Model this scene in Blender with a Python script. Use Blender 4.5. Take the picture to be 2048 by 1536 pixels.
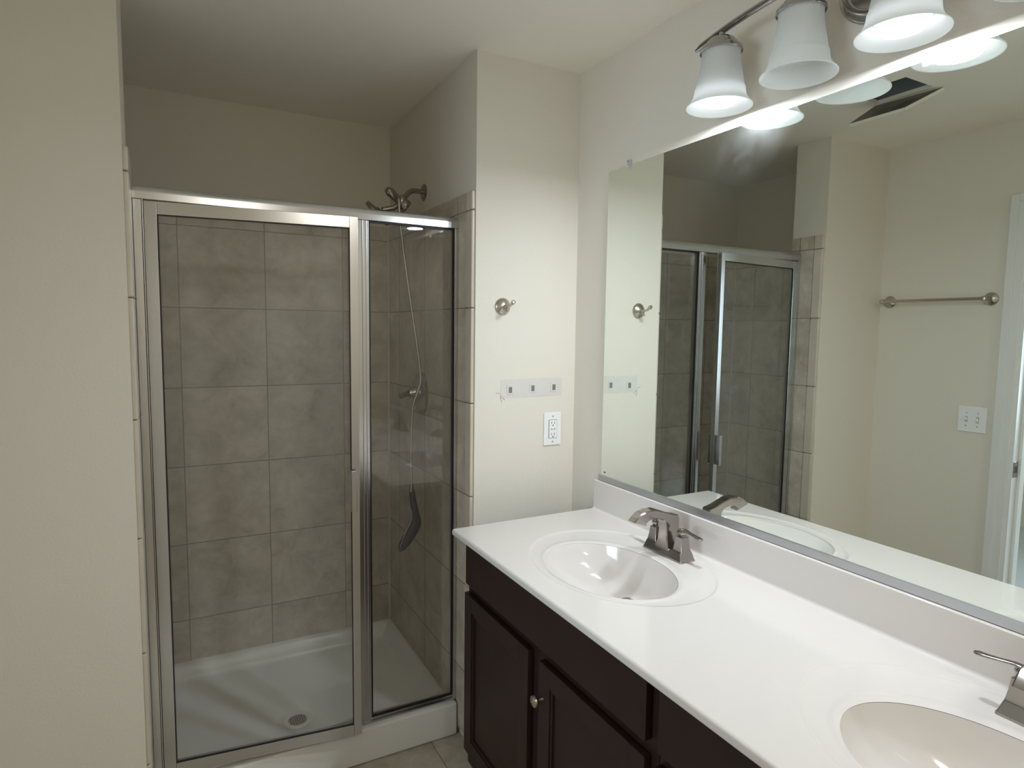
import bpy, bmesh, math, random
from mathutils import Vector, Matrix
random.seed(7)
PI = math.pi
sc = bpy.context.scene
for o in list(bpy.data.objects): bpy.data.objects.remove(o)
col = sc.collection

# ---------------------------------------------------------------- camera
CX, CZ, F = -1.3175, 1.5218, 1251.65
YAW, PITCH, ROLL = math.radians(28.28), math.radians(-5.01), math.radians(0.746)
fwd = Vector((math.sin(YAW)*math.cos(PITCH), math.cos(YAW)*math.cos(PITCH), math.sin(PITCH)))
rgt = Vector((math.cos(YAW), -math.sin(YAW), 0)); up = rgt.cross(fwd)
r2 = rgt*math.cos(ROLL)+up*math.sin(ROLL); u2 = -rgt*math.sin(ROLL)+up*math.cos(ROLL)
cd = bpy.data.cameras.new('camera'); cam = bpy.data.objects.new('camera', cd); col.objects.link(cam)
m = Matrix((r2, u2, -fwd)).transposed().to_4x4(); m.translation = Vector((CX, 0, CZ)); cam.matrix_world = m
cd.sensor_width = 36; cd.lens = F/2048*36; cd.clip_start = .02; cd.clip_end = 50
sc.camera = cam
# ---------------------------------------------------------------- world and exposure
w = bpy.data.worlds.new('world'); sc.world = w; w.use_nodes = True
w.node_tree.nodes['Background'].inputs[0].default_value = (.6, .7, .8, 1)
w.node_tree.nodes['Background'].inputs[1].default_value = .15
sc.view_settings.view_transform = 'Standard'; sc.view_settings.look = 'None'
sc.view_settings.gamma = 1; sc.view_settings.use_curve_mapping = False
sc.view_settings.exposure = 0.0
BULB, BEAM = 3.6, 6.3
# daylight from the window of the room beyond the door
la = bpy.data.lights.new('bedroom_daylight', 'AREA'); la.energy = 45; la.color = (.72, .87, 1); la.size = 1.2
lo = bpy.data.objects.new('bedroom_daylight', la); lo.location = (-4.0, .4, 1.5); lo.rotation_euler = (0, -PI/2, 0); col.objects.link(lo)
# unseen warm fill added overhead behind the camera to brighten shower and walls
lb = bpy.data.lights.new('rear_fill', 'AREA'); lb.energy = 11; lb.color = (1, .95, .86); lb.shape = 'DISK'; lb.size = .32
lo = bpy.data.objects.new('rear_fill', lb); lo.location = (-.95, -.75, 2.40); col.objects.link(lo)
sc.cycles.max_bounces = 12; sc.cycles.transparent_max_bounces = 16; sc.cycles.glossy_bounces = 8
sc.cycles.diffuse_bounces = 8; sc.cycles.sample_clamp_indirect = 6; sc.cycles.caustics_reflective = True
sc.cycles.blur_glossy = .5

# ---------------------------------------------------------------- materials
def M_(name):
    m = bpy.data.materials.new(name); m.use_nodes = True
    nt = m.node_tree; return m, nt, nt.nodes['Principled BSDF']
def N(nt, t, **k):
    n = nt.nodes.new(t)
    for a, b in k.items():
        if a.startswith('i_'):
            key = a[2:]; n.inputs[int(key) if key.isdigit() else key.replace('_', ' ')].default_value = b
        else: setattr(n, a, b)
    return n
def L(nt, a, b): nt.links.new(a, b)
def c4(c): return (c[0], c[1], c[2], 1)
def simple(name, c, rough=.5, metal=0, var=0., vscale=8, bump=0., bscale=120, spec=.5, coat=0):
    m, nt, b = M_(name)
    b.inputs['Roughness'].default_value = rough; b.inputs['Metallic'].default_value = metal
    b.inputs['Specular IOR Level'].default_value = spec; b.inputs['Coat Weight'].default_value = coat
    tc = N(nt, 'ShaderNodeTexCoord')
    no = N(nt, 'ShaderNodeTexNoise', i_Scale=vscale, i_Detail=4.); L(nt, tc.outputs['Object'], no.inputs['Vector'])
    mx = N(nt, 'ShaderNodeMix', data_type='RGBA')
    mx.inputs[6].default_value = c4([v*(1-var) for v in c]); mx.inputs[7].default_value = c4([min(1, v*(1+var)) for v in c])
    L(nt, no.outputs['Fac'], mx.inputs[0]); L(nt, mx.outputs[2], b.inputs['Base Color'])
    if bump:
        n2 = N(nt, 'ShaderNodeTexNoise', i_Scale=bscale, i_Detail=3.); L(nt, tc.outputs['Object'], n2.inputs['Vector'])
        bp = N(nt, 'ShaderNodeBump', i_Strength=bump, i_Distance=.002); L(nt, n2.outputs['Fac'], bp.inputs['Height'])
        L(nt, bp.outputs['Normal'], b.inputs['Normal'])
    return m
WALL = simple('wall_paint', (.76, .722, .645), .6, var=.015, vscale=3, bump=.25, bscale=160, spec=.3)
CEIL = simple('ceiling_paint', (.86, .825, .745), .8, var=.01, vscale=3, bump=.25, bscale=120, spec=.2)
WHITE = simple('white_trim_paint', (.78, .79, .78), .35)
PLASTIC = simple('white_plastic', (.88, .89, .90), .3)
MARBLE = simple('cultured_marble', (.715, .68, .655), .12, var=.01, vscale=2, coat=.3)
PAN = simple('white_acrylic_pan', (.80, .80, .77), .28, var=.05, vscale=5)
ALU = simple('polished_aluminium', (.60, .61, .62), .22, 1, var=.04, vscale=6)
ALU2 = simple('brushed_channel', (.55, .56, .58), .4, 1, var=.03)
NICKEL = simple('brushed_nickel', (.40, .37, .345), .16, 1, var=.05, vscale=30)
NICKEL2 = simple('satin_nickel', (.55, .52, .46), .26, 1, var=.05, vscale=30)
CHROME = simple('dark_chrome', (.42, .41, .40), .16, 1, var=.04, vscale=20)
WOOD = simple('espresso_wood', (.022, .0095, .0078), .42, var=.25, vscale=12, spec=.3)
GASKET = simple('black_gasket', (.012, .012, .015), .5)
DARK = simple('dark_slot', (.02, .02, .02), .6)
CARPET = simple('pale_carpet', (.60, .63, .66), .95, var=.08, vscale=90, bump=.6, bscale=400)
ATTIC = simple('dark_cavity', (.16, .17, .19), .9, var=.3, vscale=14)
PAPER = simple('torn_drywall_paper', (.22, .20, .17), .9, var=.35, vscale=25)
GYPSUM = simple('gypsum_edge', (.82, .80, .70), .9)
TAPE = simple('adhesive_tape', (.68, .665, .63), .5, var=.05, vscale=40)
PAD = simple('grey_adhesive_pad', (.20, .20, .20), .7, var=.6, vscale=300)
HEADP = simple('dark_spray_face', (.085, .085, .08), .4)

def tile_mat(name, ua, va, uo, vo, s=.33, base=(.56, .51, .435), grout=(.21, .185, .15), extra_v=None, rough=.32, gw=.0035):
    m, nt, b = M_(name)
    g = N(nt, 'ShaderNodeNewGeometry'); sp = N(nt, 'ShaderNodeSeparateXYZ'); L(nt, g.outputs['Position'], sp.inputs[0])
    def mt(op, a, bb=None, cc=None):
        n = N(nt, 'ShaderNodeMath', operation=op)
        for i, v in enumerate((a, bb, cc)):
            if v is None: continue
            if isinstance(v, (int, float)): n.inputs[i].default_value = v
            else: L(nt, v, n.inputs[i])
        return n.outputs[0]
    masks = []; cells = []
    for ax, off in ((ua, uo), (va, vo)):
        t = mt('DIVIDE', mt('SUBTRACT', sp.outputs[ax], off), s)
        cells.append(mt('FLOOR', t))
        f = mt('FRACT', t); d = mt('MINIMUM', f, mt('SUBTRACT', 1., f))
        masks.append(mt('LESS_THAN', d, gw/2/s))
    mask = mt('MAXIMUM', *masks)
    cb = N(nt, 'ShaderNodeCombineXYZ'); L(nt, cells[0], cb.inputs[0]); L(nt, cells[1], cb.inputs[1])
    wn = N(nt, 'ShaderNodeTexWhiteNoise', noise_dimensions='3D'); L(nt, cb.outputs[0], wn.inputs['Vector'])
    # mottled limestone look; each tile shifts the pattern
    sc_ = N(nt, 'ShaderNodeVectorMath', operation='SCALE'); sc_.inputs['Scale'].default_value = 7.; L(nt, wn.outputs['Color'], sc_.inputs[0])
    ad = N(nt, 'ShaderNodeVectorMath', operation='ADD'); L(nt, g.outputs['Position'], ad.inputs[0]); L(nt, sc_.outputs[0], ad.inputs[1])
    n1 = N(nt, 'ShaderNodeTexNoise', i_Scale=8., i_Detail=6., i_Roughness=.65, i_Distortion=.6); L(nt, ad.outputs[0], n1.inputs['Vector'])
    n2 = N(nt, 'ShaderNodeTexNoise', i_Scale=30., i_Detail=4., i_Roughness=.7); L(nt, ad.outputs[0], n2.inputs['Vector'])
    cr = N(nt, 'ShaderNodeValToRGB'); cr.color_ramp.elements[0].position = .32; cr.color_ramp.elements[1].position = .68
    cr.color_ramp.elements[0].color = c4([base[0]*.66, base[1]*.62, base[2]*.56]); cr.color_ramp.elements[1].color = c4([v*1.14 for v in base])
    fm = mt('ADD', mt('MULTIPLY', n1.outputs['Fac'], .75), mt('MULTIPLY', n2.outputs['Fac'], .25)); L(nt, fm, cr.inputs[0])
    hs = N(nt, 'ShaderNodeHueSaturation'); L(nt, cr.outputs[0], hs.inputs['Color'])
    L(nt, mt('ADD', mt('MULTIPLY', wn.outputs['Value'], .1), .95), hs.inputs['Value'])
    mx = N(nt, 'ShaderNodeMix', data_type='RGBA'); L(nt, mask, mx.inputs[0]); L(nt, hs.outputs[0], mx.inputs[6]); mx.inputs[7].default_value = c4(grout)
    L(nt, mx.outputs[2], b.inputs['Base Color'])
    L(nt, mt('ADD', rough, mt('MULTIPLY', mask, .5)), b.inputs['Roughness'])
    bp = N(nt, 'ShaderNodeBump', i_Strength=.6, i_Distance=.002); L(nt, mt('SUBTRACT', mt('MULTIPLY', n2.outputs['Fac'], .15), mask), bp.inputs['Height']); L(nt, bp.outputs[0], b.inputs['Normal'])
    return m
TILE_B = tile_mat('tile_back', 0, 2, -.969, .2727)
TILE_S = tile_mat('tile_side', 1, 2, 2.083, .2727)
TILE_F = tile_mat('tile_floor', 0, 1, -.53, 1.76, base=(.50, .455, .38), rough=.3)
BULLNOSE = simple('bullnose_tile', (.60, .54, .455), .3, var=.12, vscale=10)

def glass_mat(name, tint=(.97, .975, .97), haze=0., rough=0.):
    m, nt, b = M_(name); nt.nodes.remove(b); out = nt.nodes['Material Output']
    tr = N(nt, 'ShaderNodeBsdfTransparent'); tr.inputs[0].default_value = c4(tint)
    gl = N(nt, 'ShaderNodeBsdfGlossy'); gl.inputs['Roughness'].default_value = rough; gl.inputs[0].default_value = (1, 1, 1, 1)
    ge = N(nt, 'ShaderNodeNewGeometry'); io = N(nt, 'ShaderNodeMapRange'); io.inputs[3].default_value = 1.5; io.inputs[4].default_value = 1/1.5; L(nt, ge.outputs['Backfacing'], io.inputs[0])
    fr = N(nt, 'ShaderNodeFresnel'); L(nt, io.outputs[0], fr.inputs['IOR']); mx = N(nt, 'ShaderNodeMixShader')
    L(nt, fr.outputs[0], mx.inputs[0]); L(nt, tr.outputs[0], mx.inputs[1]); L(nt, gl.outputs[0], mx.inputs[2])
    last = mx.outputs[0]
    if haze:   # dried water film on the pane
        tc = N(nt, 'ShaderNodeTexCoord'); mp = N(nt, 'ShaderNodeMapping'); mp.inputs['Scale'].default_value = (5, 5, 1.2); L(nt, tc.outputs['Object'], mp.inputs[0])
        no = N(nt, 'ShaderNodeTexNoise', i_Scale=1.5, i_Detail=5.); L(nt, mp.outputs[0], no.inputs['Vector'])
        ml = N(nt, 'ShaderNodeMath', operation='MULTIPLY'); ml.inputs[1].default_value = haze*2; L(nt, no.outputs['Fac'], ml.inputs[0])
        df = N(nt, 'ShaderNodeBsdfDiffuse'); df.inputs[0].default_value = (.8, .82, .82, 1)
        m2 = N(nt, 'ShaderNodeMixShader'); L(nt, ml.outputs[0], m2.inputs[0]); L(nt, last, m2.inputs[1]); L(nt, df.outputs[0], m2.inputs[2]); last = m2.outputs[0]
    L(nt, last, out.inputs[0]); return m
GLASS = glass_mat('shower_glass', haze=.012)
GLASSD = glass_mat('shower_door_glass', haze=.035)
CLEAR = glass_mat('clear_plastic', (.9, .9, .9), haze=.2)

def mirror_mat():
    m, nt, b = M_('mirror_silver'); nt.nodes.remove(b); out = nt.nodes['Material Output']
    g1 = N(nt, 'ShaderNodeBsdfGlossy'); g1.inputs[0].default_value = (.90, .945, .91, 1); g1.inputs['Roughness'].default_value = 0
    g2 = N(nt, 'ShaderNodeBsdfGlossy'); g2.inputs[0].default_value = (.85, .88, .88, 1); g2.inputs['Roughness'].default_value = .5
    # a wiped, greasy smear under the first lamp
    g = N(nt, 'ShaderNodeNewGeometry'); mp = N(nt, 'ShaderNodeMapping', vector_type='TEXTURE')
    mp.inputs['Location'].default_value = (0, SM[0], SM[1]); mp.inputs['Rotation'].default_value = (math.radians(SM[4]), 0, 0); mp.inputs['Scale'].default_value = (1, SM[2], SM[3])
    L(nt, g.outputs['Position'], mp.inputs[0])
    gr = N(nt, 'ShaderNodeTexGradient', gradient_type='SPHERICAL')
    ns = N(nt, 'ShaderNodeTexNoise', i_Scale=14., i_Detail=4., i_Distortion=1.); L(nt, g.outputs['Position'], ns.inputs['Vector'])
    L(nt, mp.outputs[0], gr.inputs[0])
    ml = N(nt, 'ShaderNodeMath', operation='MULTIPLY'); L(nt, gr.outputs['Fac'], ml.inputs[0]); L(nt, ns.outputs['Fac'], ml.inputs[1])
    m3 = N(nt, 'ShaderNodeMath', operation='MULTIPLY'); L(nt, ml.outputs[0], m3.inputs[0]); m3.inputs[1].default_value = .07
    mx = N(nt, 'ShaderNodeMixShader'); L(nt, m3.outputs[0], mx.inputs[0]); L(nt, g1.outputs[0], mx.inputs[1]); L(nt, g2.outputs[0], mx.inputs[2])
    L(nt, mx.outputs[0], out.inputs[0]); return m
SM = (1.32, 1.98, .34, .16, -25)
MIRROR = mirror_mat()
def shade_mat():
    m, nt, b = M_('frosted_alabaster_glass'); nt.nodes.remove(b); out = nt.nodes['Material Output']
    tl = N(nt, 'ShaderNodeBsdfTranslucent'); tl.inputs[0].default_value = (.93, .95, .96, 1)
    df = N(nt, 'ShaderNodeBsdfDiffuse'); df.inputs[0].default_value = (.86, .87, .86, 1)
    gl = N(nt, 'ShaderNodeBsdfGlossy'); gl.inputs['Roughness'].default_value = .35
    mx = N(nt, 'ShaderNodeMixShader'); mx.inputs[0].default_value = .5; L(nt, df.outputs[0], mx.inputs[1]); L(nt, tl.outputs[0], mx.inputs[2])
    m2 = N(nt, 'ShaderNodeMixShader'); m2.inputs[0].default_value = .05; L(nt, mx.outputs[0], m2.inputs[1]); L(nt, gl.outputs[0], m2.inputs[2])
    L(nt, m2.outputs[0], out.inputs[0]); return m
SHADE = shade_mat()
def emit(name, c, s):
    m, nt, b = M_(name); nt.nodes.remove(b); e = N(nt, 'ShaderNodeEmission'); e.inputs[0].default_value = c4(c); e.inputs[1].default_value = s
    L(nt, e.outputs[0], nt.nodes['Material Output'].inputs[0]); return m
BULBM = emit('lit_bulb', (.91, .955, 1.), BULB)

# ---------------------------------------------------------------- mesh helpers
def finish(name, bm, mat, parent=None, smooth=None, loc=(0, 0, 0)):
    me = bpy.data.meshes.new(name); bm.normal_update(); bm.to_mesh(me); bm.free()
    for x in (mat if isinstance(mat, (list, tuple)) else [mat]): me.materials.append(x)
    if smooth is not None:
        for pl in me.polygons: pl.use_smooth = True
        try: me.set_sharp_from_angle(angle=math.radians(smooth))
        except Exception: pass
    o = bpy.data.objects.new(name, me); col.objects.link(o); o.location = loc
    if smooth is not None and smooth <= 41:
        wn = o.modifiers.new('weighted_normals', 'WEIGHTED_NORMAL'); wn.keep_sharp = True; wn.weight = 80
    if parent: o.parent = parent
    return o
def box(bm, x0, x1, y0, y1, z0, z1, bev=0, seg=2, mi=0):
    b = bmesh.new(); bmesh.ops.create_cube(b, size=1)
    for v in b.verts: v.co = Vector(((x0+x1)/2+v.co.x*(x1-x0), (y0+y1)/2+v.co.y*(y1-y0), (z0+z1)/2+v.co.z*(z1-z0)))
    if bev: bmesh.ops.bevel(b, geom=b.edges[:], offset=bev, segments=seg, affect='EDGES', profile=.5)
    merge(bm, b, mi)
def merge(bm, b, mi=0, mat=None):
    if mat: bmesh.ops.transform(b, matrix=mat, verts=b.verts)
    mp = {v: bm.verts.new(v.co) for v in b.verts}
    for f in b.faces:
        try: nf = bm.faces.new([mp[v] for v in f.verts]); nf.material_index = mi or f.material_index
        except ValueError: pass
    b.free()
def lathe(bm, prof, org=(0, 0, 0), axis=(0, 0, 1), seg=40, mi=0):
    """prof: (radius, height) pairs, turned about axis at org"""
    b = bmesh.new(); rings = []
    for r, h in prof:
        if r < 1e-6: rings.append([b.verts.new((0, 0, h))])
        else: rings.append([b.verts.new((r*math.cos(2*PI*i/seg), r*math.sin(2*PI*i/seg), h)) for i in range(seg)])
    for a, c in zip(rings, rings[1:]):
        for i in range(seg):
            j = (i+1) % seg
            vs = [a[0] if len(a) == 1 else a[i], a[0] if len(a) == 1 else a[j], c[0] if len(c) == 1 else c[j], c[0] if len(c) == 1 else c[i]]
            u = []
            for v in vs:
                if v not in u: u.append(v)
            if len(u) > 2: b.faces.new(u)
    bmesh.ops.recalc_face_normals(b, faces=b.faces)
    q = Vector((0, 0, 1)).rotation_difference(Vector(axis).normalized()).to_matrix().to_4x4(); q.translation = Vector(org)
    merge(bm, b, mi, q)
def catmull(pts, n=8):
    P = [Vector(p) for p in pts]; P = [P[0]*2-P[1]]+P+[P[-1]*2-P[-2]]; out = []
    for i in range(1, len(P)-2):
        for k in range(n):
            t = k/n; a, b, c, d = P[i-1], P[i], P[i+1], P[i+2]
            out.append(.5*((2*b)+(c-a)*t+(2*a-5*b+4*c-d)*t*t+(3*b-a-3*c+d)*t**3))
    out.append(P[-2]); return out
def tube(bm, pts, r, seg=16, smooth=0, mi=0, sx=1., sy=1.):
    P = catmull(pts, smooth) if smooth else [Vector(p) for p in pts]; n = len(P)
    R = r if isinstance(r, (list, tuple)) else [r, r]
    rings = []; ref = None
    for i, p in enumerate(P):
        t = (P[min(i+1, n-1)]-P[max(i-1, 0)]).normalized()
        if ref is None: ref = Vector((0, 0, 1)) if abs(t.z) < .9 else Vector((1, 0, 0))
        a = (ref-t*ref.dot(t)).normalized(); ref = a; c = t.cross(a)
        f = i/(n-1)*(len(R)-1); k = min(int(f), len(R)-2); rr = R[k]+(R[k+1]-R[k])*(f-k)
        rings.append([bm.verts.new(p+a*math.cos(2*PI*j/seg)*rr*sx+c*math.sin(2*PI*j/seg)*rr*sy) for j in range(seg)])
    for A, B in zip(rings, rings[1:]):
        for j in range(seg):
            f = bm.faces.new((A[j], A[(j+1) % seg], B[(j+1) % seg], B[j])); f.material_index = mi
    for rg, fl in ((rings[0], 1), (rings[-1], 0)):
        f = bm.faces.new(rg[::-1] if fl else rg); f.material_index = mi
def loft(bm, rings, cap=True, mi=0):
    V = [[bm.verts.new(p) for p in r] for r in rings]; n = len(V[0])
    for A, B in zip(V, V[1:]):
        for j in range(n): bm.faces.new((A[j], A[(j+1) % n], B[(j+1) % n], B[j])).material_index = mi
    if cap: bm.faces.new(V[0][::-1]).material_index = mi; bm.faces.new(V[-1]).material_index = mi
    bmesh.ops.recalc_face_normals(bm, faces=bm.faces)
def rrect(cx, cy, z, hx, hy, r, n=4):
    out = []
    for k, (sx, sy) in enumerate(((1, 1), (-1, 1), (-1, -1), (1, -1))):
        for i in range(n+1):
            a = PI/2*k+PI/2*i/n; out.append((cx+sx*(hx-r)+r*math.cos(a), cy+sy*(hy-r)+r*math.sin(a), z))
    return out
def bx(name, mat, *dims, parent=None, bev=0, smooth=None):
    bm = bmesh.new(); box(bm, *dims, bev=bev); return finish(name, bm, mat, parent, smooth=(35 if bev else smooth))
def struct(o): o['kind'] = 'structure'; return o
def thing(name, label, cat, loc=(0, 0, 0), group=None):
    o = bpy.data.objects.new(name, None); col.objects.link(o); o.location = loc; o['label'] = label; o['category'] = cat
    o.empty_display_size = .05
    if group: o['group'] = group
    return o
def tag(o, label, cat, group=None):
    o['label'] = label; o['category'] = cat
    if group: o['group'] = group
    return o

# ---------------------------------------------------------------- room
H, YP, XR, XL, XW, YF, YB = 2.44, 1.954, -.412, -1.425, -1.883, 2.093, 2.912
Y0 = -1.5
YS = 2.135                                # back of the left stub wall
struct(bx('floor', TILE_F, XW-.02, 0.02, Y0, 3.0, -.05, 0))
# ceiling with the cut-out hole
bm = bmesh.new(); hx0, hx1, hy0, hy1 = -1.205, -1.03, 1.392, 1.60
for x0, x1, y0, y1 in ((XW-.1, hx0, Y0, 3.0), (hx1, .1, Y0, 3.0), (hx0, hx1, Y0, hy0), (hx0, hx1, hy1, 3.0)): box(bm, x0, x1, y0, y1, H, H+.014)
struct(finish('ceiling', bm, CEIL))
bm = bmesh.new(); t = .01
for d in ((hx0-t, hx0, hy0-t, hy1+t, H+.014, H+.3), (hx1, hx1+t, hy0-t, hy1+t, H+.014, H+.3), (hx0, hx1, hy0-t, hy0, H+.014, H+.3), (hx0, hx1, hy1, hy1+t, H+.014, H+.3), (hx0-t, hx1+t, hy0-t, hy1+t, H+.3, H+.31)): box(bm, *d)
struct(finish('ceiling_cavity', bm, ATTIC))
struct(bx('wall_right', WALL, 0, .1, Y0, YP, 0, H))
struct(bx('wall_partition', WALL, XR, .1, YP, 3.0, 0, H))
struct(bx('wall_shower_front', WALL, XW-.1, XL, YP, YS, 0, H))
struct(bx('wall_back', WALL, XW-.1, XR+.01, YB, 3.0, 0, H))
struct(bx('wall_front', WALL, XW-.1, .1, Y0-.1, Y0, 0, H))
dy0, dy1, dz = .53, 1.345, 2.062          # door opening in the left wall
bm = bmesh.new(); box(bm, XW-.1, XW, dy1, YB, 0, H); box(bm, XW-.1, XW, Y0, dy0, 0, H); box(bm, XW-.1, XW, dy0, dy1, dz, H)
struct(finish('wall_left', bm, WALL))
# door casing, jamb, stop
d = bpy.data.objects.new('door_1', None); col.objects.link(d); struct(d)
bm = bmesh.new(); cw_ = .064
for s, y0, y1, z0, z1 in ((1, dy1-.004, dy1+cw_, 0, dz+cw_), (1, dy0-cw_, dy0+.004, 0, dz+cw_), (1, dy0+.0041, dy1-.0041, dz-.004, dz+cw_)):
    box(bm, XW, XW+.012, y0, y1, z0, z1, bev=.003)
box(bm, XW+.012, XW+.019, dy1+.03, dy1+cw_-.004, 0, dz+cw_-.004, bev=.002); box(bm, XW+.012, XW+.019, dy0-cw_+.004, dy0-.03, 0, dz+cw_-.004, bev=.002)
box(bm, XW+.012, XW+.019, dy0-.03, dy1+.03, dz+.03, dz+cw_-.004, bev=.002)
finish('casing', bm, WHITE, d, 35)
bm = bmesh.new(); box(bm, XW-.102, XW+.002, dy1-.018, dy1, 0, dz); box(bm, XW-.102, XW+.002, dy0, dy0+.018, 0, dz); box(bm, XW-.102, XW+.002, dy0+.018, dy1-.018, dz-.018, dz)
box(bm, XW-.085, XW-.045, dy1-.030, dy1-.018, 0, dz-.018, bev=.002); box(bm, XW-.085, XW-.045, dy0+.018, dy0+.030, 0, dz-.018, bev=.002)
finish('jamb', bm, WHITE, d)
bm = bmesh.new(); box(bm, XW-.043, XW-.005, dy1-.0205, dy1-.0175, .905, .975, bev=.001); box(bm, XW-.034, XW-.014, dy1-.0212, dy1-.0205, .925, .955, mi=1)
finish('strike_plate', bm, [CHROME, DARK], d)['label'] = 'dark metal strike plate'
# room beyond the door
struct(bx('floor_bedroom', CARPET, -4.6, XW-.02, -2.0, 3.0, -.05, .004))
struct(bx('wall_bedroom_far', WALL, -4.7, -4.6, -2, 3.0, 0, H)); struct(bx('wall_bedroom_north', WALL, -4.6, XW-.1, 2.6, 2.7, 0, H))
struct(bx('wall_bedroom_south', WALL, -4.6, XW-.1, -2.1, -2.0, 0, H)); struct(bx('ceiling_bedroom', CEIL, -4.7, XW-.1, -2.0, 2.7, H, H+.02))

# ---------------------------------------------------------------- shower tile
ZT, ZB = 1.987, .0912
TH = .012
struct(bx('wall_tile_back', TILE_B, XW, XR, YB-TH, YB, ZB, ZT))
def side_tile(name, xa, xb, y0, y1, z0):
    return struct(bx(name, TILE_S, xa, xb, y0, y1, z0, ZT, bev=.0035))
side_tile('wall_tile_right', XR-TH, XR+.002, YP+.055, YB-TH, .03)
side_tile('wall_tile_left', XW-.002, XW+TH, YS, YB-TH, ZB)
side_tile('wall_tile_reveal', XL-.002, XL+TH, YP+.055, YS, .0)
def bull(name, xs, sgn):
    bm = bmesh.new(); x = xs
    # rounded edge pieces stacked like the tile courses
    zz = [0, .2727, .6027, .9327, 1.2627, 1.5927, 1.9227, ZT]
    for a, b in zip(zz, zz[1:]): box(bm, min(x-sgn*.002, x+sgn*(TH+.001)), max(x-sgn*.002, x+sgn*(TH+.001)), YP+.006, YP+.053, a+.001, b-.001, bev=.005, seg=3)
    return struct(finish(name, bm, BULLNOSE, None, 40))
bull('trim_1', XR, -1); bull('trim_2', XL, 1)

CAULK = simple('pale_caulk', (.62, .575, .49), .5)
struct(bx('trim_3', CAULK, XR-TH-.006, XR-TH+.001, YB-TH-.006, YB-TH+.001, ZB, ZT))
struct(bx('trim_4', CAULK, XW+TH-.001, XW+TH+.006, YB-TH-.006, YB-TH+.001, ZB, ZT))
# ---------------------------------------------------------------- shower base
def ringpatch(bm, rect, shapes, nside=24):
    """rect (x0,x1,y0,y1); shapes list of (cx,cy,rx,ry,z) ellipses from outside in; returns rings"""
    x0, x1, y0, y1 = rect; bd = []
    n = nside
    for i in range(n): bd.append((x0+(x1-x0)*i/n, y0))
    for i in range(n): bd.append((x1, y0+(y1-y0)*i/n))
    for i in range(n): bd.append((x1-(x1-x0)*i/n, y1))
    for i in range(n): bd.append((x0, y1-(y1-y0)*i/n))
    return bd
def ell_ring(bd, s):
    cx, cy, rx, ry, z = s; out = []
    for (x, y) in bd:
        a = math.atan2((y-cy)/ry, (x-cx)/rx); out.append((cx+rx*math.cos(a), cy+ry*math.sin(a), z))
    return out
def skin(bm, rings, close=False, mi=0):
    V = [[bm.verts.new(p) for p in r] for r in rings]; n = len(V[0])
    for A, B in zip(V, V[1:]):
        for j in range(n): bm.faces.new((A[j], A[(j+1) % n], B[(j+1) % n], B[j])).material_index = mi
    if close: bm.faces.new(V[-1]).material_index = mi
    return V
base = thing('shower_pan', 'white acrylic shower pan with raised curb on the shower floor', 'shower pan', (-.9, 2.4, 0))
def local(o): o.location = (-o.parent.location.x, -o.parent.location.y, -o.parent.location.z); return o
bm = bmesh.new()
px0, px1, py0, py1 = XW+.003, XR-.003, YS+.003, YB-.003
DR = (-.944, 2.407)
def rr(x0, x1, y0, y1, z, n=24):
    bd = ringpatch(None, (x0, x1, y0, y1), None, n); return [(x, y, z) for x, y in bd]
floor_r = rr(px0+.075, px1-.075, py0+.03, py1-.065, .022)
rings = [rr(px0, px1, py0, py1, 0), rr(px0, px1, py0, py1, ZB), rr(px0+.018, px1-.018, py0+.002, py1-.018, ZB+.001), rr(px0+.03, px1-.03, py0+.006, py1-.03, ZB-.01), rr(px0+.05, px1-.05, py0+.014, py1-.045, .045), rr(px0+.06, px1-.06, py0+.02, py1-.052, .028), floor_r,
         ell_ring([(p[0], p[1]) for p in floor_r], (DR[0], DR[1], .30, .20, .014)), ell_ring([(p[0], p[1]) for p in floor_r], (DR[0], DR[1], .12, .11, .010)), ell_ring([(p[0], p[1]) for p in floor_r], (DR[0], DR[1], .06, .06, .007)), ell_ring([(p[0], p[1]) for p in floor_r], (DR[0], DR[1], .056, .056, .005))]
skin(bm, rings, close=True); bmesh.ops.recalc_face_normals(bm, faces=bm.faces)
local(finish('tray', bm, PAN, base, 50))
bm = bmesh.new(); box(bm, XL+TH+.003, XR-TH-.003, 2.052, YS+.012, .001, .128, bev=.010, seg=4)
local(finish('curb', bm, PAN, base, 50))
bm = bmesh.new(); lathe(bm, [(.036, .005), (.038, .0062), (.048, .0070), (.053, .0062), (.055, .004)], (DR[0], DR[1], .002), seg=48, mi=2); lathe(bm, [(0, .0048), (.036, .0048)], (DR[0], DR[1], .002), seg=48)
for ix in range(-4, 5):
    for iy in range(-4, 5):
        x, y = ix*.0085, iy*.0085
        if math.hypot(x, y) < .0325: box(bm, DR[0]+x-.0031, DR[0]+x+.0031, DR[1]+y-.0031, DR[1]+y+.0031, .0066, .0071, mi=1)
local(finish('drain_grate', bm, [NICKEL2, DARK, PAN], base, 40))['label'] = 'round metal drain grate'

# ---------------------------------------------------------------- shower enclosure
enc = thing('shower_enclosure', 'framed glass shower enclosure with bright silver frame, standing on the curb', 'shower door', (-.9, YF, .128))
JL, JR = XL+TH+.0005, XR-TH-.0005
ZH0, ZH1 = 1.873, 1.909
def P(name, mat, boxes, parent=enc, bev=.002, lab=None, gl=None):
    bm = bmesh.new()
    for b_ in boxes: box(bm, *b_[:6], bev=(b_[6] if len(b_) > 6 else bev), mi=(b_[7] if len(b_) > 7 else 0))
    o = local(finish(name, bm, mat, parent, 35))
    if lab: o['label'] = lab
    return o
bm = bmesh.new()
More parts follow.
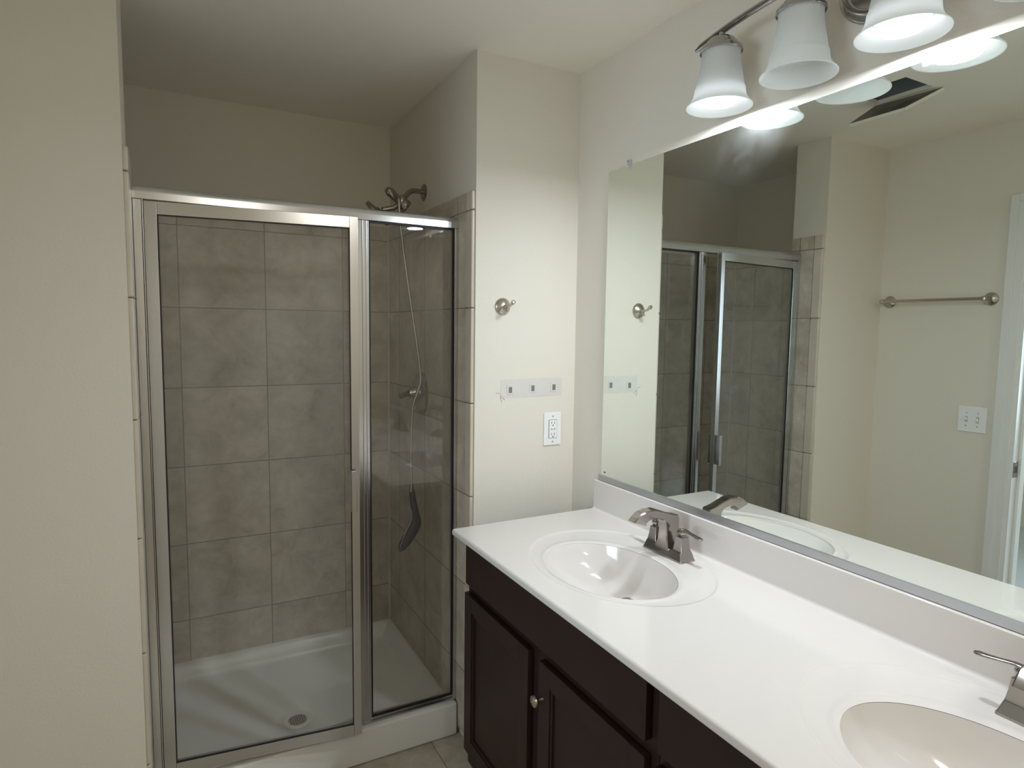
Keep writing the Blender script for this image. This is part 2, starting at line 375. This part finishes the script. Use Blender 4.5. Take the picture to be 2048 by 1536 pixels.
# rounded header section swept along x
sec = [(YF-.022, ZH0), (YF-.022, ZH0+.018)]+[(YF-.022+.008*(1-math.cos(a)), ZH0+.018+.018*math.sin(a)) for a in [PI/2*i/6 for i in range(1, 7)]]+[(YF+.022-.008*(1-math.cos(a)), ZH0+.018+.018*math.sin(a)) for a in [PI/2*i/6 for i in range(6, 0, -1)]]+[(YF+.022, ZH0+.018), (YF+.022, ZH0)]
loft(bm, [[(x, y, z) for y, z in sec] for x in (JL, JR)])
local(finish('header_rail', bm, ALU, enc, 35))
XPOST0, XPOST1, HX = -.785, -.744, -1.383
P('wall_jamb', ALU, [(JL, JL+.022, YF-.018, YF+.02, .131, ZH0), (HX-.0068, HX-.0036, YF-.0245, YF-.004, .138, ZH0-.001, .001)])
P('wall_jamb', ALU, [(JR-.013, JR, YF-.018, YF+.02, .131, ZH0, .0015)])
P('centre_post', ALU, [(XPOST0, XPOST1, YF-.015, YF+.02, .131, ZH0, .002), (XPOST0+.018, XPOST0+.021, YF-.0185, YF-.0152, .131, ZH0, .0007), (XPOST0+.03, XPOST0+.0335, YF-.0175, YF-.0152, .131, ZH0, .0007)])
P('sill', ALU, [(JL, JR, YF-.02, YF+.02, .129, .137, .002), (XPOST1, JR-.013, YF-.012, YF+.012, .137, .146, .002)])
P('glazing_seal', GASKET, [(XPOST1+.0003, XPOST1+.0045, YF-.014, YF-.006, .146, ZH0-.0003, 0), (JR-.0185, JR-.0133, YF-.014, YF-.006, .146, ZH0-.0003, 0), (XPOST1+.0045, JR-.0185, YF-.014, YF-.006, ZH0-.006, ZH0-.0003, 0), (XPOST1+.0045, JR-.0185, YF-.014, YF-.006, .1465, .152, 0)], lab='black glazing seal around the fixed pane')
P('fixed_glass', GLASS, [(XPOST1+.001, JR-.0135, YF-.004, YF+.002, .147, ZH0-.001, 0)])
# door, hinged at its left edge and standing a little open
ang = math.radians(-6.6); DW = .590; DB, DT = .150, 1.868
door = bpy.data.objects.new('door', None)
bm = bmesh.new(); y0, y1 = -.024, -.002; sl, sr = .033, .026
for b_ in ((0, sl, y0, y1, DB, DT), (DW-sr, DW, y0, y1, DB, DT), (sl, DW-sr, y0, y1, DT-.036, DT), (sl, DW-sr, y0, y1, DB, DB+.037)): box(bm, *b_, bev=.0015)
door = finish('door', bm, ALU, enc, 35); door.location = (HX+.9, 0, -.128); door.rotation_euler = (0, 0, ang); door['label'] = 'silver-framed glass door standing ajar'
bm = bmesh.new(); gx0, gx1, gz0, gz1 = sl, DW-sr, DB+.037, DT-.036; e = .0025
for b_ in ((gx0, gx0+e, y0+.002, y0+.008, gz0, gz1), (gx1-e, gx1, y0+.002, y0+.008, gz0, gz1), (gx0, gx1, y0+.002, y0+.008, gz1-e, gz1), (gx0, gx1, y0+.002, y0+.008, gz0, gz0+e)): box(bm, *b_)
finish('door_seal', bm, GASKET, door)
bm = bmesh.new(); box(bm, gx0+.0005, gx1-.0005, -.014, -.009, gz0+.0005, gz1-.0005); finish('door_glass', bm, GLASSD, door)
bm = bmesh.new()
for s in (-1, 1):
    yy = (y0-.02, y0) if s < 0 else (y1, y1+.02)
    box(bm, DW-sr-.004, DW-sr-.001, yy[0], yy[1], .925, 1.06, bev=.001); box(bm, DW-sr-.004, DW-sr+.014, yy[0] if s < 0 else yy[1]-.003, (yy[0]+.003) if s < 0 else yy[1], .925, 1.06, bev=.001)
finish('door_handle', bm, ALU, door, 35)
P('hinge_strip', GASKET, [(HX-.0034, HX-.0006, YF-.0225, YF-.006, DB, DT, 0)], lab='black hinge seal')

# ---------------------------------------------------------------- shower head, hose, valve
head = thing('overhead_shower', 'brushed nickel shower head on curved arm high in the shower', 'shower head', (XR, 2.455, 2.068))
bm = bmesh.new(); lathe(bm, [(0, 0), (.034, 0), (.034, .003), (.028, .008), (.014, .012), (0, .012)], (XR, 2.455, 2.068), (-1, 0, 0)); local(finish('flange', bm, NICKEL, head, 40))
bm = bmesh.new(); tube(bm, [(XR-.005, 2.455, 2.068), (-.45, 2.45, 2.069), (-.475, 2.44, 2.062), (-.50, 2.43, 2.038), (-.512, 2.425, 2.024)], .0105, smooth=8); local(finish('arm', bm, NICKEL, head, 50))
bm = bmesh.new()
lathe(bm, [(0, -.018), (.014, -.016), (.02, -.006), (.02, .008), (.013, .018), (0, .02)], (-.517, 2.422, 2.02), (-.3, -.2, -1))
tube(bm, [(-.525, 2.42, 2.012), (-.548, 2.41, 2.028), (-.572, 2.40, 2.043), (-.585, 2.395, 2.049)], [.012, .0165, .018, .012])
lathe(bm, [(0, -.012), (.022, -.012), (.026, -.004), (.026, .010), (.02, .016), (0, .016)], (-.508, 2.415, 2.0), (.75, -.2, -.65))
local(finish('diverter', bm, NICKEL, head, 45))
bm = bmesh.new(); lathe(bm, [(0, -.012), (.014, -.012), (.02, -.006), (.054, -.002), (.058, .002), (.058, .014), (.054, .017), (0, .017)], (-.610, 2.42, 1.966), (-.63, .33, -.70), 48)
local(finish('spray_head', bm, NICKEL, head, 40))
bm = bmesh.new(); tube(bm, [(-.52, 2.415, 2.008), (-.555, 2.412, 1.985), (-.598, 2.414, 1.975)], .010); local(finish('neck', bm, NICKEL, head, 50))

hs = thing('hand_shower', 'dark hand shower hanging low on its long metal hose', 'hand shower', (-.48, 2.41, .86))
bm = bmesh.new()
hp = [(-.536, 2.405, 2.03), (-.535, 2.40, 2.0), (-.531, 2.40, 1.923), (-.502, 2.40, 1.711), (-.466, 2.39, 1.453), (-.450, 2.39, 1.341), (-.446, 2.395, 1.29), (-.452, 2.395, 1.225), (-.470, 2.40, 1.205), (-.481, 2.40, 1.225), (-.4835, 2.405, 1.20), (-.484, 2.41, 1.05), (-.483, 2.41, .88)]
hp = [(-.536, 2.405, 2.03), (-.535, 2.40, 2.0), (-.531, 2.40, 1.923), (-.502, 2.40, 1.711), (-.466, 2.39, 1.453), (-.452, 2.39, 1.345), (-.452, 2.39, 1.30), (-.466, 2.392, 1.255), (-.480, 2.40, 1.20), (-.484, 2.41, 1.05), (-.483, 2.41, .88)]
tube(bm, hp, .0055, seg=10, smooth=10); local(finish('hose', bm, NICKEL2, hs, 60))
bm = bmesh.new(); tube(bm, [(-.483, 2.41, .885), (-.483, 2.41, .855)], [.0085, .0115]); local(finish('connector', bm, CHROME, hs, 50))
bm = bmesh.new()
st = [(-.481, .856, .0115, .0115), (-.476, .81, .014, .012), (-.466, .76, .016, .012), (-.462, .73, .020, .012), (-.470, .705, .030, .012), (-.484, .68, .038, .012), (-.500, .655, .037, .012), (-.513, .63, .029, .011), (-.522, .61, .014, .006)]
rg = []
for x, z, a, b_ in st:
    dx, dz_ = (.9, .25) if z < .72 else (1, .1)
    l_ = math.hypot(dx, dz_); rg.append([(x+a*math.cos(t_)*dx/l_, 2.41+b_*math.sin(t_), z+a*math.cos(t_)*dz_/l_) for t_ in [2*PI*i/20 for i in range(20)]])
loft(bm, rg); local(finish('wand', bm, HEADP, hs, 60))
bm = bmesh.new(); tube(bm, [(-.4955, 2.402, .84), (-.4925, 2.399, .80), (-.4845, 2.398, .765), (-.486, 2.398, .735), (-.505, 2.398, .70), (-.523, 2.398, .665), (-.533, 2.402, .63)], .0028, seg=8, smooth=6); local(finish('edge_trim', bm, CHROME, hs, 60))['label'] = 'bright chrome edge strip'

vl = thing('shower_valve', 'round metal shower valve with lever on the tiled side wall', 'shower valve', (XR-TH, 2.455, 1.255))
bm = bmesh.new(); lathe(bm, [(0, 0), (.085, 0), (.085, .004), (.078, .010), (.05, .013), (0, .014)], (XR-TH, 2.455, 1.255), (-1, 0, 0), 48); local(finish('escutcheon', bm, CHROME, vl, 40))
bm = bmesh.new(); lathe(bm, [(0, .01), (.027, .01), (.027, .03), (.02, .045), (.018, .055), (0, .056)], (XR-TH, 2.455, 1.255), (-1, 0, 0), 32)
tube(bm, [(-.475, 2.455, 1.255), (-.50, 2.435, 1.252), (-.525, 2.415, 1.248)], [.014, .011, .012]); local(finish('lever', bm, CHROME, vl, 45))

# ---------------------------------------------------------------- vanity cabinets
ZC = .8885; CY1, CYM, CY0 = 1.790, .875, -.04; XF = -.5625
CABX = -.508
def door_mesh(y0, y1, z0, z1, x=CABX):
    bm = bmesh.new(); fw = .052; th = .019
    xo = x-th
    for b_ in ((y0, y0+fw, z0, z1), (y1-fw, y1, z0, z1)): box(bm, xo, x, b_[0], b_[1], b_[2], b_[3], bev=.0025)
    for b_ in ((z0, z0+fw), (z1-fw, z1)): box(bm, xo, x, y0+fw-.001, y1-fw+.001, b_[0], b_[1], bev=.0025)
    i0, i1, k0, k1 = y0+fw-.001, y1-fw+.001, z0+fw-.001, z1-fw+.001; s = .009
    for b_ in ((i0, i0+s, k0, k1), (i1-s, i1, k0, k1), (i0+s, i1-s, k0, k0+s), (i0+s, i1-s, k1-s, k1)): box(bm, xo+.004, x-.004, *b_, bev=.002)
    box(bm, xo+.010, x-.004, i0+s-.001, i1-s+.001, k0+s-.001, k1-s+.001)
    return bm
def knob_mesh(y, z, x):
    bm = bmesh.new(); lathe(bm, [(.007, 0), (.006, .006), (.0055, .012), (.013, .018), (.0155, .022), (.0145, .026), (.008, .029), (0, .0295)], (x, y, z), (-1, 0, 0), 28); return bm
def cabinet(y0, y1, lab):
    c = thing('vanity_cabinet', lab, 'cabinet', ((CABX)/2, (y0+y1)/2, 0), 'dark vanity cabinets under the white top')
    bm = bmesh.new(); box(bm, CABX, CABX+.019, y0, y1, .10, ZC-.021); box(bm, CABX+.019, -.004, y0, y0+.016, .10, ZC-.021); box(bm, CABX+.019, -.004, y1-.016, y1, .10, ZC-.021); box(bm, CABX+.019, -.004, y0+.016, y1-.016, .10, .116); box(bm, -.01, -.004, y0+.016, y1-.016, .116, ZC-.021); box(bm, CABX+.07, CABX+.086, y0+.001, y1-.001, 0, .10)
    local(finish('carcass', bm, WOOD, c))
    bm = bmesh.new(); box(bm, CABX-.019, CABX, y0+.022, y1-.012, .714, .842, bev=.004); local(finish('drawer_front', bm, WOOD, c, 35))
    ym = (y0+y1)/2+.004
    for a, b_, ky in ((ym+.030, y1-.006, None), (y0+.022, ym-.026, ym-.026-.018)):
        dd = local(finish('door', door_mesh(a, b_, .155, .684), WOOD, c, 35))
        if ky: finish('knob', knob_mesh(ky, .590, CABX-.019), NICKEL2, dd, 40)['label'] = 'small round satin metal knob'
    return c
cabinet(CYM+.002, CY1-.012, 'dark espresso vanity cabinet with two doors beside the shower, under the first basin')
cabinet(CY0+.01, CYM, 'dark espresso vanity cabinet nearest the camera, under the second basin')

# ---------------------------------------------------------------- vanity top with two moulded basins
top = thing('countertop', 'long glossy white vanity top with two oval moulded basins', 'countertop', (-.28, CYM, ZC-.02))
BSX = -.018
bm = bmesh.new(); basins = []
for yc, (ya, yb_) in ((1.320, (CYM, CY1)), (.420, (CY0, CYM))):
    x0, x1 = XF+.006, BSX
    bd = ringpatch(None, (x0, x1, ya, yb_), None, 40)
    oc, ic = (-.265, yc+.008), (-.313, yc-.010)
    R0 = [(x, y, ZC) for x, y in bd]
    def el(f, z, da=0):   # f 1 at outer ellipse -> 0 at bowl rim
        return ell_ring(bd, (ic[0]+(oc[0]-ic[0])*f, ic[1]+(oc[1]-ic[1])*f, .152+(.2265-.152)*f+da, .206+(.286-.206)*f+da, z))
    # blend from the rectangle to the outer ellipse
    E0 = el(1, ZC, .012); MID = [tuple((Vector(a)*.5+Vector(b)*.5)) for a, b in zip(R0, E0)]
    rings = [R0, MID, E0, el(1, ZC+.0008, .006), el(1, ZC+.0006, .002), el(1, ZC-.0012, -.002), el(1, ZC-.0028, -.006), el(.7, ZC-.0034), el(.36, ZC-.0034), el(.26, ZC-.0022), el(.18, ZC-.0008), el(.1, ZC-.001), el(.03, ZC-.0035)]
    skin(bm, rings)
    dc = (-.232, yc-.002); prof = []
    for k in range(0, 19):
        t_ = k/18.; s_ = 1-t_   # s radial fraction
        z = ZC-.0035-.112*(1-s_**2.3)**(.74) if s_ < 1 else ZC-.0035
        f = 1-s_
        cx_, cy_ = ic[0]+(dc[0]-ic[0])*f, ic[1]+(dc[1]-ic[1])*f
        sr_ = max(s_, .12)
        prof.append(ell_ring(bd, (cx_, cy_, (.1542)*sr_+(.022-.1542*.12)*(1 if s_ < .12 else 0), .2084*sr_+(.022-.2084*.12)*(1 if s_ < .12 else 0), z)))
        if s_ < .14: break
    basins.append((yc, dc, prof))
# front edge, underside and ends
def edge_ring(inset, z): return rr(XF+inset, BSX, CY0+inset, CY1-inset, z, 8)
eb = [[(XF+.006, CY0+0, ZC)]]
prof = [(.006, 0), (.0035, -.0008), (.0012, -.003), (0, -.006), (0, -.015), (.002, -.0185), (.006, -.0195)]
V = []
for dx, dz_ in prof: V.append([bm.verts.new((XF+dx, CY0, ZC+dz_)), bm.verts.new((XF+dx, CY1, ZC+dz_))])
for a, b_ in zip(V, V[1:]): bm.faces.new((a[0], b_[0], b_[1], a[1]))
for s, yy in ((1, CY1), (-1, CY0)):
    a = [bm.verts.new(q) for q in ((XF+.001, yy, ZC-.003), (XF+.006, yy, ZC), (BSX, yy, ZC), (BSX, yy, ZC-.0195), (XF+.001, yy, ZC-.0195))]
    bm.faces.new(a if s < 0 else a[::-1])
local(finish('slab', bm, MARBLE, top, 30))
for yc, dc, prof in basins:
    bm = bmesh.new(); skin(bm, prof, close=True)
    for f in bm.faces: pass
    bmesh.ops.recalc_face_normals(bm, faces=bm.faces)
    # normals should look up into the bowl
    if sum(f.normal.z for f in bm.faces) < 0: bmesh.ops.reverse_faces(bm, faces=bm.faces)
    ba = local(finish('basin', bm, MARBLE, top, 60)); zd = min(p[2] for p in prof[-1])
    bm = bmesh.new(); lathe(bm, [(.024, 0), (.024, .002), (.021, .003), (.017, .001), (.016, .003), (.012, .0045), (0, .005)], (dc[0], dc[1], zd), seg=32)
    finish('drain', bm, CHROME, ba, 40)['label'] = 'round chrome drain'
bm = bmesh.new(); box(bm, BSX, 0-.0005, CY0, CY1, ZC-.0195, .9932, bev=.003, seg=3)
# small cove where the splash meets the top
n = 6
for i in range(n):
    a0, a1 = PI/2*i/n, PI/2*(i+1)/n; r_ = .008
    q = [(BSX-r_+r_*math.sin(a0), ZC+r_-r_*math.cos(a0)), (BSX-r_+r_*math.sin(a1), ZC+r_-r_*math.cos(a1))]
    vs = [bm.verts.new(v) for v in ((q[0][0], CY0, q[0][1]), (q[0][0], CY1, q[0][1]), (q[1][0], CY1, q[1][1]), (q[1][0], CY0, q[1][1]))]; bm.faces.new(vs[::-1])
local(finish('backsplash', bm, MARBLE, top, 40))

# ---------------------------------------------------------------- faucets
def faucet(yc, lab):
    f = thing('faucet', lab, 'faucet', (-.088, yc, ZC-.003), 'centerset faucets on the vanity top')
    z0 = .0; x = .0
    bm = bmesh.new()
    loft(bm, [rrect(0, 0, z, hx, hy, r_) for z, hx, hy, r_ in ((0, .0275, .080, .004), (.004, .0270, .0795, .004), (.005, .0258, .078, .003), (.024, .0215, .0715, .003), (.026, .0205, .0705, .003), (.0262, .012, .06, .002))])
    finish('base_plate', bm, NICKEL, f, 40)
    bm = bmesh.new(); S = [(.028, .018, -.033, .018, .029), (.023, .045, -.028, .040, .0205), (.021, .075, -.028, .070, .0170), (.021, .103, -.031, .093, .0168), (.017, .112, -.035, .100, .0166), (-.006, .1165, -.043, .107, .0166), (-.032, .126, -.056, .110, .0168), (-.066, .137, -.074, .112, .0168), (-.095, .137, -.088, .109, .0165), (-.120, .130, -.098, .102, .016), (-.143, .110, -.097, .094, .015)]
    rg = []
    for ox, oz, ix, iz, hw in S:
        c_ = .003
        o_, i_ = Vector((ox, 0, oz)), Vector((ix, 0, iz)); d_ = (i_-o_).normalized()*c_
        rg.append([(ox+d_.x, hw, oz+d_.z), (ix-d_.x, hw, iz-d_.z), (ix, hw-c_, iz), (ix, -hw+c_, iz), (ix-d_.x, -hw, iz-d_.z), (ox+d_.x, -hw, oz+d_.z), (ox, -hw+c_, oz), (ox, hw-c_, oz)])
    loft(bm, rg); o = finish('spout', bm, NICKEL, f, 28)
    o.location = (.003, 0, .003)
    for s in (1, -1):
        bm = bmesh.new()
        loft(bm, [rrect(0, s*.053, z, h_, h_, r_) for z, h_, r_ in ((.024, .0188, .002), (.030, .0172, .002), (.045, .0150, .002), (.060, .0135, .002), (.066, .013, .002), (.067, .010, .004), (.070, .0085, .004), (.074, .011, .006), (.080, .0125, .008), (.085, .0105, .008), (.087, .005, .003))])
        h = finish('handle', bm, NICKEL, f, 32)
        bm = bmesh.new()
        rg = []
        for t_, zz, wv, hh in ((-.010, .083, .006, .003), (0, .085, .0095, .0045), (.015, .086, .0075, .0035), (.035, .083, .0065, .003), (.055, .080, .0080, .0035), (.068, .079, .0085, .004), (.074, .0785, .005, .003)):
            rg.append([(wv*math.cos(a), s*(.053+t_), zz+hh*math.sin(a)) for a in [2*PI*i/14 for i in range(14)]])
        loft(bm, rg); finish('lever', bm, NICKEL, h, 60)
    return f
faucet(1.325, 'brushed nickel two-handle faucet behind the basin nearest the shower')
faucet(.418, 'brushed nickel two-handle faucet cut off by the right edge of the photo')

# ---------------------------------------------------------------- mirror
mir = thing('wall_mirror', 'large frameless wall mirror above the double vanity', 'mirror', (-.006, .86, 1.015))
MY0, MY1 = -.04, 1.764
bm = bmesh.new(); box(bm, -.0062, -.0005, MY0, MY1, 1.008, 2.056); local(finish('mirror_glass', bm, MIRROR, mir))
bm = bmesh.new(); box(bm, -.010, -.0064, MY0, MY1+.012, .9945, 1.0145, bev=.0012); box(bm, -.0062, -.0005, MY0, MY1+.012, .9945, 1.0075)
local(finish('bottom_channel', bm, ALU2, mir, 35))['label'] = 'grey metal channel along the bottom edge'
for yy in (1.655, .74):
    bm = bmesh.new(); box(bm, -.012, -.0005, yy-.008, yy+.008, 2.057, 2.072, bev=.002); box(bm, -.012, -.0066, yy-.008, yy+.008, 2.044, 2.0569, bev=.002)
    lathe(bm, [(.003, 0), (.003, .001), (0, .0015)], (-.0122, yy, 2.066), (-1, 0, 0), 12, mi=1)
    local(finish('clip', bm, [CLEAR, CHROME], mir, 40))['label'] = 'clear plastic mirror clip'
bm = bmesh.new(); box(bm, -.0066, -.0063, 1.744, 1.749, 1.0245, 1.0285); box(bm, -.0066, -.0063, 1.7385, 1.7425, 1.0245, 1.0285)
local(finish('maker_stamp', bm, DARK, mir))['label'] = 'tiny black stamp in the lower corner'

# ---------------------------------------------------------------- vanity light
vlt = thing('vanity_light', 'four-lamp vanity light with bell glass shades above the mirror', 'light fixture', (0, .85, 2.26))
LX, LZ = -.1006, 2.0826; LYS = [1.187, .961, .738, .513]
bm = bmesh.new(); PC = (0, .85, 2.262)
b = bmesh.new()
lathe(b, [(0, .014), (.062, .014), (.066, .016), (.068, .021), (.073, .022), (.077, .018), (.079, .013), (.086, .011), (.09, .006), (.09, .0005)], (0, 0, 0), (-1, 0, 0), 56)
merge(bm, b, 0, Matrix.Translation(PC) @ Matrix.Diagonal((1, 1.0, .98, 1)))
local(finish('backplate', bm, CHROME, vlt, 40))
bm = bmesh.new(); tube(bm, [(-.01, .85, 2.235), (-.05, .85, 2.25), (LX, .85, 2.279)], .008, smooth=6); lathe(bm, [(.018, 0), (.018, .004), (.01, .012), (0, .012)], (-.013, .85, 2.235), (-1, 0, 0), 24)
local(finish('stem', bm, CHROME, vlt, 50))
bm = bmesh.new()
def bz(y): 
    d_ = (y-.85)/.421
    return 2.279-.030*abs(d_)**3.2
ys = [1.274-.848*i/40 for i in range(41)]
rg = []
for i, yy in enumerate(ys):
    t_ = min(1., min(i, 40-i)/2.+.5); hz, hx = .0072*t_, .010*t_
    z = bz(yy); rg.append([(LX+hx*math.cos(a), yy, z+hz*math.sin(a)) for a in [2*PI*k/12+.26 for k in range(12)]])
loft(bm, rg); local(finish('curved_bar', bm, CHROME, vlt, 40))
for i, yy in enumerate(LYS):
    bm = bmesh.new(); zt = bz(yy)
    lathe(bm, [(0, zt-.002), (.008, zt-.003), (.0085, zt-.010), (.014, zt-.014), (.030, 2.244), (.037, 2.236), (.040, 2.229), (.046, 2.226), (.051, 2.220), (.052, 2.213), (.0505, 2.212), (.049, 2.217), (.0, 2.222)], (LX, yy, 0), seg=40)
    local(finish('lamp_holder', bm, CHROME, vlt, 40))
    bm = bmesh.new()
    out = [(.0465, 2.2150), (.0468, 2.202), (.0478, 2.188), (.0502, 2.172), (.0535, 2.157), (.0562, 2.143), (.0580, 2.132), (.0588, 2.1275), (.0606, 2.1255), (.0612, 2.1215), (.0620, 2.113), (.0645, 2.104), (.0690, 2.0955), (.0750, 2.0878), (.0795, 2.0840), (.0802, 2.0828)]
    inn = [(r_-.0028, z+.0005) for r_, z in out]
    pr = out+[(.0800, 2.0815), (.0785, 2.0815)]+inn[::-1][1:]
    lathe(bm, pr, (LX, yy, 0), seg=56); local(finish('lamp_shade', bm, SHADE, vlt, 60))
    if i in (0, 2):
        bm = bmesh.new(); lathe(bm, [(.0455, 2.116), (.0465, 2.109), (.0460, 2.101), (.0430, 2.094), (.0370, 2.0885), (.0270, 2.0850), (.0140, 2.0835), (0, 2.083)], (LX, yy, 0), seg=40)
        local(finish('bulb', bm, BULBM, vlt, 60))['label'] = 'lit white bulb'
        ld = bpy.data.lights.new('lamp_beam', 'AREA'); ld.shape = 'DISK'; ld.size = .084; ld.energy = BEAM; ld.color = (.86, .93, 1)
        lo = bpy.data.objects.new('lamp_beam', ld); lo.location = (LX, yy, 2.0818); col.objects.link(lo)
        bm = bmesh.new(); lathe(bm, [(.0455, 2.1165), (.042, 2.13), (.030, 2.155), (.020, 2.175), (.0135, 2.185), (.0135, 2.210), (0, 2.210)], (LX, yy, 0), seg=32)
        local(finish('bulb_base', bm, PLASTIC, vlt, 50))

# ---------------------------------------------------------------- small things on the walls
hk = thing('robe_hook', 'round satin nickel robe hook high on the white wall beside the shower', 'hook', (-.308, YP, 1.6))
bm = bmesh.new(); lathe(bm, [(.030, 0), (.030, .003), (.026, .008), (.016, .014), (.009, .017), (0, .018)], (0, 0, 0), (0, -1, 0), 40); finish('flange', bm, NICKEL2, hk, 40)
bm = bmesh.new(); tube(bm, [(0, -.014, 0), (.001, -.035, -.001), (.002, -.055, .002), (.003, -.068, .009)], [.0065, .0045, .0045, .006], smooth=6)
lathe(bm, [(0, -.008), (.006, -.006), (.008, 0), (.006, .006), (0, .008)], (.003, -.073, .012), (0, -1, .4), 16)
tube(bm, [(0, -.016, -.002), (0, -.028, -.010), (0, -.033, -.02)], [.005, .004, .005], smooth=4)
finish('hook_arm', bm, NICKEL2, hk, 50)

st = thing('adhesive_strip', 'pale tape strip with three grey adhesive pads on the wall above the outlet', 'tape strip', (-.183, YP, 1.311))
bm = bmesh.new(); box(bm, -.129, -.02, -.0007, -.0002, -.0335, .033); box(bm, -.02, .127, -.0008, -.0002, -.032, .035); finish('tape', bm, TAPE, st)
for dx, dz_ in ((-.091, -.003), (.001, 0), (.091, .001)):
    bm = bmesh.new(); box(bm, dx-.013, dx+.013, -.0022, -.0009, dz_-.018, dz_+.018, bev=.0005); box(bm, dx-.006, dx+.007, -.003, -.0022, dz_-.012, dz_+.009, mi=1)
    finish('adhesive_pad', bm, [TAPE, PAD], st)
bm = bmesh.new()
for pts in (((-.130, -.022), (-.128, -.035), (-.124, -.048)), ((-.126, -.026), (-.112, -.040)), ((-.147, -.014), (-.131, -.016))):
    tube(bm, [(x, -.0006, z) for x, z in pts], .0006, seg=6)
finish('torn_paint', bm, PAD, st)['label'] = 'torn paint scratches at the strip corner'

ot = thing('wall_outlet', 'white double power outlet low on the partition, above the counter end', 'outlet', (-.096, YP, 1.156))
bm = bmesh.new(); box(bm, -.037, .037, -.006, 0, -.061, .061, bev=.003)
for z in (.047, -.047): lathe(bm, [(.003, 0), (.003, .001), (0, .0012)], (0, -.006, z), (0, -1, 0), 12, mi=1)
finish('cover_plate', bm, [PLASTIC, ALU2], ot, 40)
bm = bmesh.new(); box(bm, -.0175, .0175, -.0068, -.006, -.0345, .0345, mi=1); box(bm, -.0165, .0165, -.0085, -.0068, -.0335, .0335, bev=.0008)
for s in (1, -1):
    zc = s*.021
    for x, hh in ((-.006, .0035), (.006, .0045)): box(bm, x-.0009, x+.0009, -.0089, -.0085, zc+.002-hh, zc+.002+hh, mi=1)
    lathe(bm, [(.0024, 0), (.0024, .0004), (0, .0004)], (0, -.0085, zc-.0075), (0, -1, 0), 12, mi=1)
box(bm, -.009, -.003, -.0092, -.0085, -.002, .002, mi=2); box(bm, .003, .009, -.0092, -.0085, -.002, .002, mi=2)
finish('receptacle', bm, [PLASTIC, DARK, ALU2], ot)

tb = thing('towel_bar', 'satin nickel towel bar on the left wall, seen in the mirror', 'towel bar', (XW, 1.685, 1.682))
for yy in (1.458, 1.905):
    bm = bmesh.new(); y = yy-1.685
    lathe(bm, [(.030, 0), (.030, .004), (.025, .009), (.012, .013), (.0085, .018), (.0085, .055), (.011, .060), (.012, .068), (.009, .076), (0, .079)], (0, y, 0), (1, 0, 0), 32); finish('bracket', bm, NICKEL2, tb, 40)
bm = bmesh.new(); tube(bm, [(.066, -.235, 0), (.066, .228, 0)], .008, seg=20); finish('bar', bm, NICKEL2, tb, 40)

sw = thing('light_switch', 'white double light switch plate by the doorway, seen in the mirror', 'light switch', (XW, 1.495, 1.139))
bm = bmesh.new(); box(bm, 0, .006, -.058, .058, -.058, .058, bev=.0028)
for y in (-.023, .023):
    for z in (.03, -.03): lathe(bm, [(.0032, 0), (.0032, .001), (0, .0012)], (.006, y, z), (1, 0, 0), 12, mi=1)
    box(bm, .006, .0064, y-.0055, y+.0055, -.0125, .0125, mi=1)
finish('cover_plate', bm, [PLASTIC, ALU2], sw, 40)
for y, s in ((-.023, 1), (.023, -1)):
    bm = bmesh.new(); loft(bm, [rrect(0, y, 0, .0001+.009, .0035, .001), rrect(.0, y, .0125, .005, .003, .001)])
    bmesh.ops.transform(bm, matrix=Matrix.Translation((.006, y, 0)) @ Matrix.Rotation(PI/2+s*.45, 4, 'Y') @ Matrix.Translation((0, -y, 0)), verts=bm.verts)
    finish('toggle', bm, PLASTIC, sw, 40)

# loose piece of ceiling board hanging at the hole
bm = bmesh.new(); th = .012
T0, T1, B1, B0 = Vector((-1.238, 1.372, 2.4385)), Vector((-1.212, 1.615, 2.4385)), Vector((-1.168, 1.695, 2.382)), Vector((-1.168, 1.470, 2.382))
nrm = (T1-T0).cross(B0-T0).normalized()
if nrm.x > 0: nrm = -nrm
vs = [bm.verts.new(v) for v in (T0, T1, B1, B0)]+[bm.verts.new(v+nrm*th) for v in (T0, T1, B1, B0)]
bm.faces.new(vs[:4]); f = bm.faces.new(vs[4:][::-1]); f.material_index = 2
for i in range(4):
    f = bm.faces.new((vs[i], vs[(i+1) % 4], vs[(i+1) % 4+4], vs[i+4])); f.material_index = 1
bmesh.ops.recalc_face_normals(bm, faces=bm.faces)
tag(finish('ceiling_flap', bm, [PAPER, GYPSUM, CEIL]), 'broken piece of ceiling board hanging from the dark hole, seen in the mirror', 'ceiling board')
